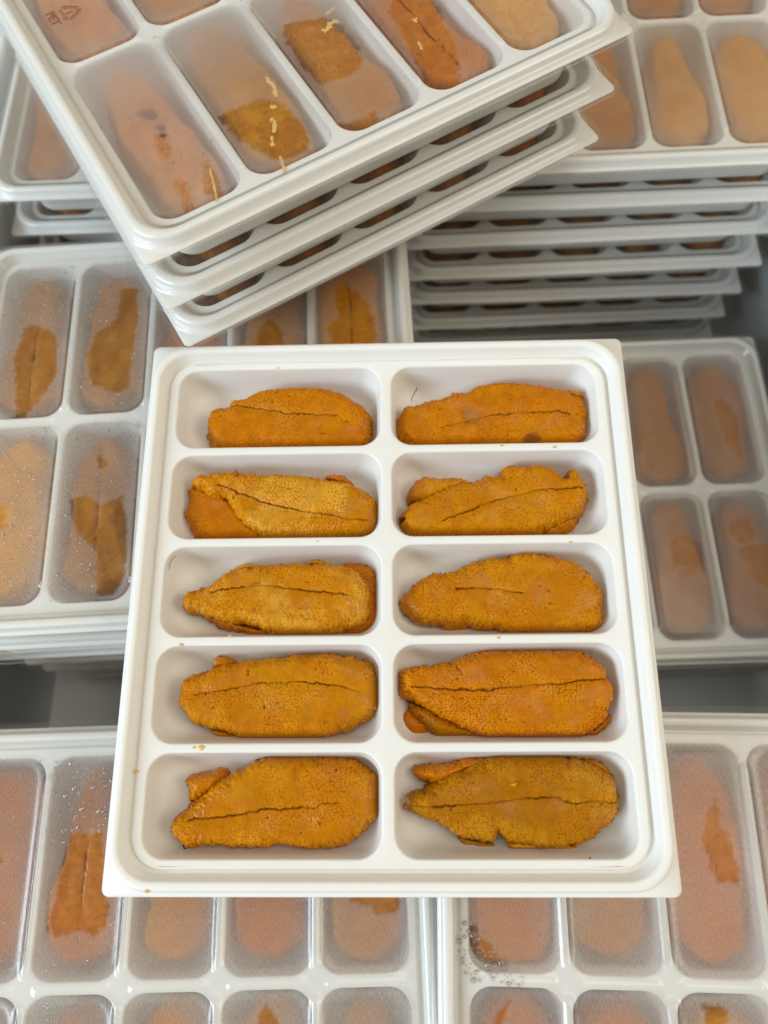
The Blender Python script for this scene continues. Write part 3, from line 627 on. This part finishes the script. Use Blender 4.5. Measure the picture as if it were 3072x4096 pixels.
hero_thread('dark_thread', [(-64.4, 6.6, -.6), (-64.1, 8.6, -.3), (-63.2, 10.0, .3), (-62.2, 10.6, .68)], .10, M_THREAD, 'fine dark hair on the upper left wall of the third row left compartment')
hero_thread('dark_thread', [(-52.8, -60.2, -2.3), (-52.6, -61.2, -2.0), (-52.9, -62.0, -2.2)], .14, M_THREAD, 'tiny dark thread at the left end of the black seam')
for q in range(4):
    hero_thread('pale_fibre', [(6.6 + q * .3, -58.5 - q * .5, -4.2), (4.6, -57.9 + q * .7, -3.2 + q * .3), (3.6 - q * .2, -56.2 - q * 1.5, -2.4), (2.9, -57 - q * 1.6, -2.2)], .07, M_FIBRE,
                ['pale fibre curling up from the left tip of the bottom right roe', 'pale fibre in the middle of the tuft at the bottom right roe', 'pale fibre bending down at the tip of the bottom right roe', 'lowest pale fibre at the tip of the bottom right roe'][q])
CR = [(-51.0, -43.4, 1.0, 'yellow crumb on the divider under the fourth row left compartment'), (-53.0, -43.3, .5, 'tiny yellow speck left of the crumb on the divider'), (-68.3, -49.4, .7, 'faint yellow speck on the left margin beside the bottom left compartment'),
      (-62.0, -78.2, .6, 'grey yellow speck on the front rim near the left corner'), (52.1, -70.9, .3, 'dark dot on the front margin below the bottom right roe'),
      (-34.3, 71.6, .35, 'pale speck on the rear margin above the top left compartment'), (31.4, -14.2, .5, 'yellow speck on the divider above the plump beaded roe'), (-58.8, -15.5, .7, 'flat yellow smear at the upper left corner of the fourth row left compartment'),
      (35.2, 43.9, .5, 'yellow brown spot on the divider below the top right roe'), (51.2, 43.2, .6, 'brown yellow spot near the right end of the top right divider'), (-44.9, -13.0, .45, 'orange crumb on the divider below the third row left roe'),
      (53.7, 13.3, .4, 'tiny yellow speck on the divider above the third row right roe'), (-20.5, 14.4, .3, 'tiny speck on the divider below the pale tan roe'), (3.9, -9.5, .35, 'small speck on the central divider beside the third row right roe')]
for q, (x, y, r, lab) in enumerate(CR):
    poly = [(r * (1 + .35 * math.sin(3 * a + q)) * math.cos(a), .75 * r * math.sin(a)) for a in [k * math.pi / 6 for k in range(12)]]
    s = Shell(); s.loft([[(a * 1, b * 1, 0.0) for a, b in poly], [(a * .8, b * .8, .16) for a, b in poly], [(a * .4, b * .4, .24) for a, b in poly]], True)
    me = make_mesh('roe_crumb', s.v, s.f, M_THREAD if q == 4 else M_CRUMB)
    zc = 3.54 if q == 3 else PLATEAU
    tag(link('roe_crumb', me, None, HERO @ Matrix.Translation((x * MM, y * MM, zc * MM))), lab, 'crumb', 'crumbs on the open tray')

# ------------------------------------------------------------------ lidded trays
TOP = Matrix([[0.85999, -0.51, 0.01763, -0.03109], [0.51016, 0.86006, -0.00574, 0.1812], [-0.01223, 0.01394, 0.99983, 0.04945], [0, 0, 0, 1]])
FR = {'left': frame((-69.9, 68.1, -18.6), 2.61), 'botleft': frame((-66.2, -109.3, -41.9), 1.68), 'botright': frame((93.2, -107.2, -36.8), -1.11),
      'right': frame((90.4, 64.3, -92.6), 1.29), 'backright': frame((84.3, 236.4, -10.0), 1.1), 'backleft': frame((-79.8, 240.0, -19.3), 0.48), 'top': TOP}
WHERE = {'left': 'middle left stack', 'botleft': 'front left stack', 'botright': 'front right stack', 'right': 'low middle right stack', 'backright': 'rear right stack', 'backleft': 'rear left stack', 'top': 'tilted stack of three'}
VIS = {'left': [(k, 1) for k in range(-2, 3)] + [(k, -1) for k in range(-2, 3)],
       'botleft': [(k, 1) for k in range(-2, 3)] + [(k, -1) for k in range(-2, 3)],
       'botright': [(-2, 1), (-1, 1), (0, 1), (1, 1), (-2, -1), (-1, -1), (0, -1), (1, -1)],
       'right': [(k, s_) for s_ in (1, -1) for k in range(-2, 3)], 'backright': [(-1, -1), (0, -1), (1, -1), (2, -1), (1, 1), (2, 1)],
       'backleft': [(-2, -1), (-2, 1), (-1, -1)], 'top': [(k, -1) for k in range(-2, 3)] + [(-2, 1), (-1, 1), (0, 1)]}
LTONE = {'left': ['ochre', 'rust', 'deep'], 'botleft': ['deep', 'ochre', 'brown'], 'botright': ['brown', 'ochre', 'rust'], 'right': ['brown', 'umber', 'brown'], 'backright': ['sand', 'ochre', 'sand'], 'backleft': ['pink', 'brown', 'pink'], 'top': ['pink', 'ochre', 'sand']}
MIST = {'left': .50, 'botleft': .62, 'botright': .60, 'right': .42, 'backright': .46, 'backleft': .62, 'top': .46}
TOPTRAY = {'left': 'beaded middle left tray', 'botleft': 'misted lower left tray', 'botright': 'misted lower right tray', 'right': 'dim lowest right tray', 'backright': 'rear right top tray', 'backleft': 'rear left top tray', 'top': 'uppermost tilted tray'}
ROWN = {1: 'back row', -1: 'front row'}
COLN = {-2: 'first', -1: 'second', 0: 'third', 1: 'fourth', 2: 'fifth'}

def mist_function(key, amount, seed):
    polys = CLEAR.get(key, [])
    def fn(x, y):
        m = amount * (0.72 + 0.55 * fbm(x / 20, y / 20, seed, 3))
        for p in polys:
            d = poly_sd(x, y, p) + 1.9 * (fbm(x / 1.6, y / 1.6, seed + 3, 3) - .5)
            m = m * (1 - 0.93 * sstep(-0.45, 0.7, d))
        if key == 'top':      # fog thins toward the near right compartments
            m = m * (1 - 0.35 * sstep(-20, 60, x))
            m = m * (1 + 0.9 * sstep(-34, -8, y) * (1 - sstep(-2, 2, y)))
        return m
    return fn
def tongue(rng, hl, hw, taper):
    up = []; dn = []
    ph = rng.uniform(0, 6)
    for i in range(11):
        s = -1 + 2 * i / 10
        w = (1 - abs(s) ** 8) ** .5 * (1 - taper * .45 * (s + 1) / 2 * (s + 1) / 2)
        up.append((w * hw * (1 + .10 * math.sin(5 * s + ph)), s * hl)); dn.append((-w * hw * (1 + .10 * math.cos(4 * s + ph)), s * hl))
    return up + dn[::-1][1:-1]
FIXED = {('botleft', -1, 1): 'rust', ('top', 1, -1): 'rust', ('top', -1, -1): 'olive', ('top', 0, -1): 'brown', ('top', -2, -1): 'pink', ('top', -2, 1): 'pink', ('left', -2, -1): 'sand', ('left', 2, 1): 'ochre', ('left', -2, 1): 'umber', ('left', -1, 1): 'umber', ('left', -1, -1): 'umber', ('left', 1, 1): 'umber', ('botright', 0, 1): 'rust', ('right', 2, -1): 'brown'}
LDARK = {('top', -2, -1): [(-56.7, -26.6, 2.4, (0.13, 0.05, 0.06)), (-58.6, -25, 1.6, (0.2, 0.08, 0.08)), (-55.9, -32.3, 1.5, (0.16, 0.06, 0.06)), (-56.6, -35.2, 1.3, (0.16, 0.06, 0.06))]}
SEAMED = {('botleft', -1, 1), ('left', -2, 1), ('left', 2, 1), ('left', -1, -1), ('top', 1, -1)}
def has_patch(key, cx, cy):
    return any(abs(np.mean([p[0] for p in q]) - cx) < UHALF and abs(np.mean([p[1] for p in q]) - cy) < 33 for q in CLEAR.get(key, []))
PLAIN_LID = lid_mesh(2.0, lambda x, y: np.full(x.shape, 0.10))
stack_counts = {}
def make_tray(matrix, label, group, lid=None):
    root = link('lidded_tray', None, None, matrix)
    tag(root, label, 'tray', group)
    b = link('tray_body', TRAY, root)
    l = link('lid', lid or PLAIN_LID, root)
    return root, l
def tray_roe(key, mat, cells, seed, group, ztop=-0.6, res=.6, where=None):
    rng = random.Random(seed)
    for (k, sv) in cells:
        cx, cy = k * PITCH, sv * (VIN + VOUT) / 2
        hl = 31.0 + rng.uniform(-1.6, .8); hw = 12.9 + rng.uniform(-.8, .4)
        w0 = rng.uniform(0, 6); wob = [0.93 + .10 * math.sin(w0 + q * rng.uniform(.5, .9)) for q in range(11)]
        poly = [(cx + x * wob[min(10, i if i < 11 else 20 - i)] + rng.uniform(-.6, .6), cy + y) for i, (x, y) in enumerate(tongue(rng, hl, hw, rng.uniform(0, 1.2)))]
        if (key, k, sv) == ('botright', -2, 1): poly = [(cx - 13, cy - 31.5), (cx, cy - 31.5), (cx + 12, cy - 29), (cx + 12.5, cy), (cx + 11, cy + 29), (cx, cy + 31), (cx - 12, cy + 30), (cx - 13, cy)]
        a = rng.uniform(-.05, .05)
        seam = [(cx + a * t * 20 + rng.uniform(-.6, .6), cy + t * hl * .8) for t in (-1, -.6, -.2, .2, .6, 1)] if (key, k, sv) in SEAMED else []
        tone = FIXED.get((key, k, sv)) or rng.choice(LTONE[key])
        clip = (cx, cy, UHALF - .4, (VOUT - VIN) / 2 - .5, 6)
        lab = 'roe under lid, %s compartment, %s of the %s' % (COLN[k], ROWN[sv], TOPTRAY[key])
        add_roe('sea_urchin_roe', poly, seam, ztop + rng.uniform(-.5, .5), FLOOR_Z + 3, res, seed * 13 + k * 5 + sv, tone, mat, lab, group, clip=clip, edge_r=3.4, flat=PANEL - .5, grain=.8, dark=LDARK.get((key, k, sv), ()))
def scatter(n, u0, u1, v0, v1, r0, r1, seed, test=None, pow_=2.2):
    rng = random.Random(seed); out = []
    tries = 0
    while len(out) < n and tries < n * 12:
        tries += 1
        x, y = rng.uniform(u0, u1), rng.uniform(v0, v1)
        if test and not test(x, y): continue
        r = r0 + (r1 - r0) * rng.random() ** pow_
        if any((x - a) ** 2 + (y - b) ** 2 < (r + c) ** 2 for a, b, c in out[-400:]): continue
        out.append((x, y, r))
    return out
def in_cells(cells, inset=.6):
    def t(x, y):
        for k, sv in cells:
            if abs(x - k * PITCH) < UHALF - inset and abs(y - sv * (VIN + VOUT) / 2) < (VOUT - VIN) / 2 - inset: return True
        return False
    return t
def off_patches(key, base):
    polys = CLEAR.get(key, [])
    def t(x, y):
        if base and not base(x, y): return False
        X = np.array([x]); Y = np.array([y])
        return not any(poly_sd(X, Y, p)[0] > -.1 for p in polys)
    return t
LABEL = {
    'left': 'lidded white tray covered in fine water beads, topping the middle left stack',
    'botleft': 'misted lidded white tray at the lower left, with a clear brown patch near its rear',
    'botright': 'misted lidded white tray at the lower right corner, with round bubbles in one corner',
    'right': 'dim lidded white tray lying lowest in the box, right of the open tray',
    'backright': 'lidded white tray of sand coloured roe on top of the tall rear right stack',
    'backleft': 'lidded white tray of pinkish roe at the rear left, behind the tilted trays',
    'top': 'uppermost tray of the tilted stack of three, its clear lid marked PET'}
GRP = 'lidded roe trays on top of the stacks'
for si, key in enumerate(FR):
    lid = lid_mesh(0.8, mist_function(key, MIST[key], 40 + si * 9), {'botleft': .5, 'botright': .5, 'left': .5}.get(key, .06))
    root, lid_o = make_tray(FR[key], LABEL[key], GRP, lid)
    tray_roe(key, FR[key], VIS[key], 300 + si * 17, 'roe pieces under the lids', ztop=-.4 if key != 'top' else -1.2)
    pts = None
    if key == 'left':
        pts = scatter(1500, -75, 10, -66, 66, .16, .55, 5, off_patches(key, in_cells([(-2, 1), (-1, 1), (0, 1), (-2, -1), (-1, -1)])))
    if key == 'botleft':
        pts = scatter(90, -43, -17, 40, 64, .25, .85, 6, off_patches(key, None)) + scatter(260, -74, -17, -40, 66, .16, .40, 8, off_patches(key, in_cells(VIS[key])), 1.5) + scatter(60, -74, -60, 8, 64, .2, .6, 9, off_patches(key, None))
    if key == 'botright':
        P2 = CLEAR['botright'][1]
        pts = scatter(70, -76, -52, -3, 16, .3, 1.05, 7, lambda x, y: poly_sd(np.array([x]), np.array([y]), P2)[0] > -1.2)
    if key == 'top':
        pts = scatter(26, -72, -44, -66, -26, .2, .62, 11, in_cells(VIS[key])) + scatter(24, -40, 60, -66, -20, .2, .5, 12, in_cells(VIS[key]))
    if pts:
        d = link('water_droplets', drops_mesh(pts, 3), lid_o); d['kind'] = 'stuff'

# trays further down the stacks
def under(key, n, seed, desc, cells=()):
    rng = random.Random(seed); base = FR[key]
    names = ['second', 'third', 'fourth', 'fifth', 'sixth', 'seventh']
    for i in range(1, n):
        if key == 'top': m = base @ Matrix.Translation((0, 0, -STACK * MM * i))
        else: m = Matrix.Translation((rng.uniform(-1.2, 1.2) * MM, rng.uniform(-1.0, 1.0) * MM, -STACK * MM * i)) @ base @ Matrix.Rotation(math.radians(rng.uniform(-.5, .5)), 4, 'Z')
        make_tray(m, 'lidded white tray, %s from the top of the %s' % (names[i - 1], desc), 'lidded roe trays lower in the stacks')
        for (k, sv) in cells:
            o = bpy.data.objects.new('sea_urchin_roe', BROWN_ROE[(k + i) % 3] if key != 'top' else SLIT_ROE[(k + i) % 3]); COL.objects.link(o)
            o.matrix_world = m @ Matrix.Translation((k * PITCH * MM, sv * (VIN + VOUT) / 2 * MM, 0))
            tag(o, 'roe in slit of the %s tray down the %s, %s from left' % (names[i - 1], desc, COLN[k]), 'sea urchin roe', 'roe glimpsed in lower trays')
def generic_roe(seed, tone):
    rng = random.Random(seed)
    return roe_mesh(tongue(rng, 29.5, 11.3, .1), [(0, -22), (0.5, 0), (0, 22)], -0.8, FLOOR_Z + 3, .9, seed, tone, clip=(0, 0, UHALF - .9, (VOUT - VIN) / 2 - .9, 6), edge_r=5)
BROWN_ROE = [generic_roe(900 + i, 'brown') for i in range(3)]  # lower-stack roe in its own brown colour
SLIT_ROE = [generic_roe(950 + i, ['brown', 'deep', 'olive'][i]) for i in range(3)]
FRONT = [(k, -1) for k in range(-2, 3)]
under('top', 3, 1, 'tilted stack', FRONT)
under('backright', 7, 2, 'rear right stack', FRONT)
under('backleft', 4, 3, 'rear left stack', [(-2, -1), (-1, -1)])
under('left', 7, 4, 'middle left stack')
under('botleft', 6, 6, 'front left stack')
under('botright', 6, 7, 'front right stack')
under('right', 3, 5, 'low middle right stack')

# embossed recycling mark on the uppermost lid: three chasing arrows, a figure 1 and PET
def text_mesh(body, size):
    cu = bpy.data.curves.new('mark_text', 'FONT'); cu.body = body; cu.size = size; cu.extrude = 0.00012; cu.resolution_u = 3; cu.offset = 0.0001
    ob = bpy.data.objects.new('mark_tmp', cu); COL.objects.link(ob)
    dg = bpy.context.evaluated_depsgraph_get(); dg.update()
    me = bpy.data.meshes.new_from_object(ob.evaluated_get(dg)); bpy.data.objects.remove(ob)
    me.materials.clear(); me.materials.append(M_LIDMARK)
    return me
def mark_material():
    m, nt, out = new_mat('embossed_lid_mark')
    g = N(nt, 'ShaderNodeBsdfGlossy'); g.inputs['Roughness'].default_value = .15
    t = N(nt, 'ShaderNodeBsdfTransparent'); t.inputs['Color'].default_value = (0.80, 0.66, 0.56, 1)
    mx = N(nt, 'ShaderNodeMixShader'); mx.inputs[0].default_value = 0.12
    nt.links.new(t.outputs[0], mx.inputs[1]); nt.links.new(g.outputs[0], mx.inputs[2]); nt.links.new(mx.outputs[0], out.inputs[0])
    return m
M_LIDMARK = mark_material()
top_lid = [o for o in bpy.data.objects if o.name.startswith('lid') and o.parent and o.parent['label'] == LABEL['top']][0]
MARK = Matrix.Translation((-67.5 * MM, 24.6 * MM, (PANEL - .22) * MM)) @ Matrix.Rotation(math.radians(-90), 4, 'Z')
o = link('recycling_text', text_mesh('PET', 3.9 * MM), top_lid); o.matrix_local = MARK
o = link('recycling_number', text_mesh('1', 3.0 * MM), top_lid); o.matrix_local = MARK @ Matrix.Translation((2.6 * MM, 5.4 * MM, 0))
def arrows_mesh():
    """three folded arrows chasing round a triangle"""
    V = []; F = []
    R = 4.2; w = .42
    for k in range(3):
        a0 = math.radians(90 + 120 * k); a1 = math.radians(90 + 120 * (k + 1))
        p = np.array([R * math.cos(a0), R * math.sin(a0)]); q = np.array([R * math.cos(a1), R * math.sin(a1)])
        e = (q - p) / np.linalg.norm(q - p); n = np.array([-e[1], e[0]])
        a = p + e * 1.3; b = q - e * 2.2; tip = q - e * .7
        out = [a - n * w, b - n * w, b - n * (w * 2.3), tip, b + n * (w * 2.3), b + n * w, a + n * w]
        i0 = len(V)
        V += [(x, y, 0) for x, y in out] + [(x, y, .24) for x, y in out]
        m = len(out); F.append(tuple(range(i0 + m, i0 + 2 * m)))
        for i in range(m): F.append((i0 + i, i0 + (i + 1) % m, i0 + m + (i + 1) % m, i0 + m + i))
    return make_mesh('recycling_arrows', V, F, M_LIDMARK, False)
o = link('recycling_arrows', arrows_mesh(), top_lid); o.matrix_local = MARK @ Matrix.Translation((3.4 * MM, 6.6 * MM, 0))

# creamy smears of roe caught under the uppermost lid
def smear(pts, w, label, drip=False):
    c = Vector((pts[0][0], pts[0][1], 0))
    V = []; F = []
    line = chaikin(pts, False, 1) if len(pts) > 2 else pts
    n = len(line); rng = random.Random(len(label))
    ring = 8
    for i, (x, y) in enumerate(line):
        t = i / max(n - 1, 1)
    X = np.array([p[0] for p in line]); Y = np.array([p[1] for p in line])
    x0, x1, y0, y1 = X.min() - w * 1.6, X.max() + w * 1.6, Y.min() - w * 1.6, Y.max() + w * 1.6
    res = .22
    GX, GY = np.meshgrid(np.arange(x0, x1 + res, res), np.arange(y0, y1 + res, res), indexing='ij')
    d = w - seg_dist(GX, GY, line if n > 1 else [line[0], (line[0][0] + .01, line[0][1])], False) + w * (1.9 if w > .55 else 1.0) * (fbm(GX / (w * 1.1), GY / (w * 1.1), len(label), 3) - .5)
    ins = d > 0
    cell = ins[:-1, :-1] & ins[1:, :-1] & ins[1:, 1:] & ins[:-1, 1:]
    used = np.zeros(GX.shape, bool)
    used[:-1, :-1] |= cell; used[1:, :-1] |= cell; used[1:, 1:] |= cell; used[:-1, 1:] |= cell
    idx = np.full(GX.shape, -1); idx[used] = np.arange(used.sum())
    q = np.argwhere(cell); i, j = q[:, 0], q[:, 1]
    quads = np.stack([idx[i, j], idx[i + 1, j], idx[i + 1, j + 1], idx[i, j + 1]], -1)
    z = PANEL - .62 + .2 * np.sqrt(np.clip(d / w, 0, 1))
    me = make_mesh('roe_smear', np.stack([GX[used] - c.x, GY[used] - c.y, z[used]], -1), quads, M_CRUMB)
    tag(link('roe_smear', me, None, TOP @ Matrix.Translation(c * MM)), label, 'smear', 'creamy smears under the uppermost lid')
smear([(-22.4, -34.6), (-21.8, -37.5), (-23.0, -41.5)], .75, 'curved yellow smear under the uppermost lid, second front compartment')
smear([(-26.1, -44.9)], 1.05, 'round yellow dot under the uppermost lid, below the curved smear')
smear([(-28.2, -49.0), (-28.6, -51.4), (-29.9, -53.2)], .7, 'ragged cream smear under the uppermost lid, below the round dot')
smear([(-31.6, -55.0), (-32.4, -57.2)], .7, 'small cream smear near the front of the second front compartment')
smear([(-32.7, -62.0), (-33.2, -64.5), (-34.4, -68.2)], .5, 'cream drip running to the front rim of the uppermost lid')
smear([(-51.3, -55.6), (-51.8, -57.4), (-52.6, -60.5), (-53.3, -63.0), (-54.5, -66.5)], .42, 'thin pale drip under the uppermost lid, first front compartment')
smear([(1.6, -26.6), (4.4, -24.8), (6.4, -25.4)], .9, 'bright yellow smear under the uppermost lid, third front compartment')
smear([(5.2, -20.8), (8.6, -20.0)], .5, 'faint pale smear above the bright yellow one')
smear([(26.5, -37.4)], .9, 'round yellow dot under the uppermost lid, fourth front compartment')
smear([(22.6, -45.6), (21.9, -48.4)], .55, 'little yellow smear below the dot, fourth front compartment')
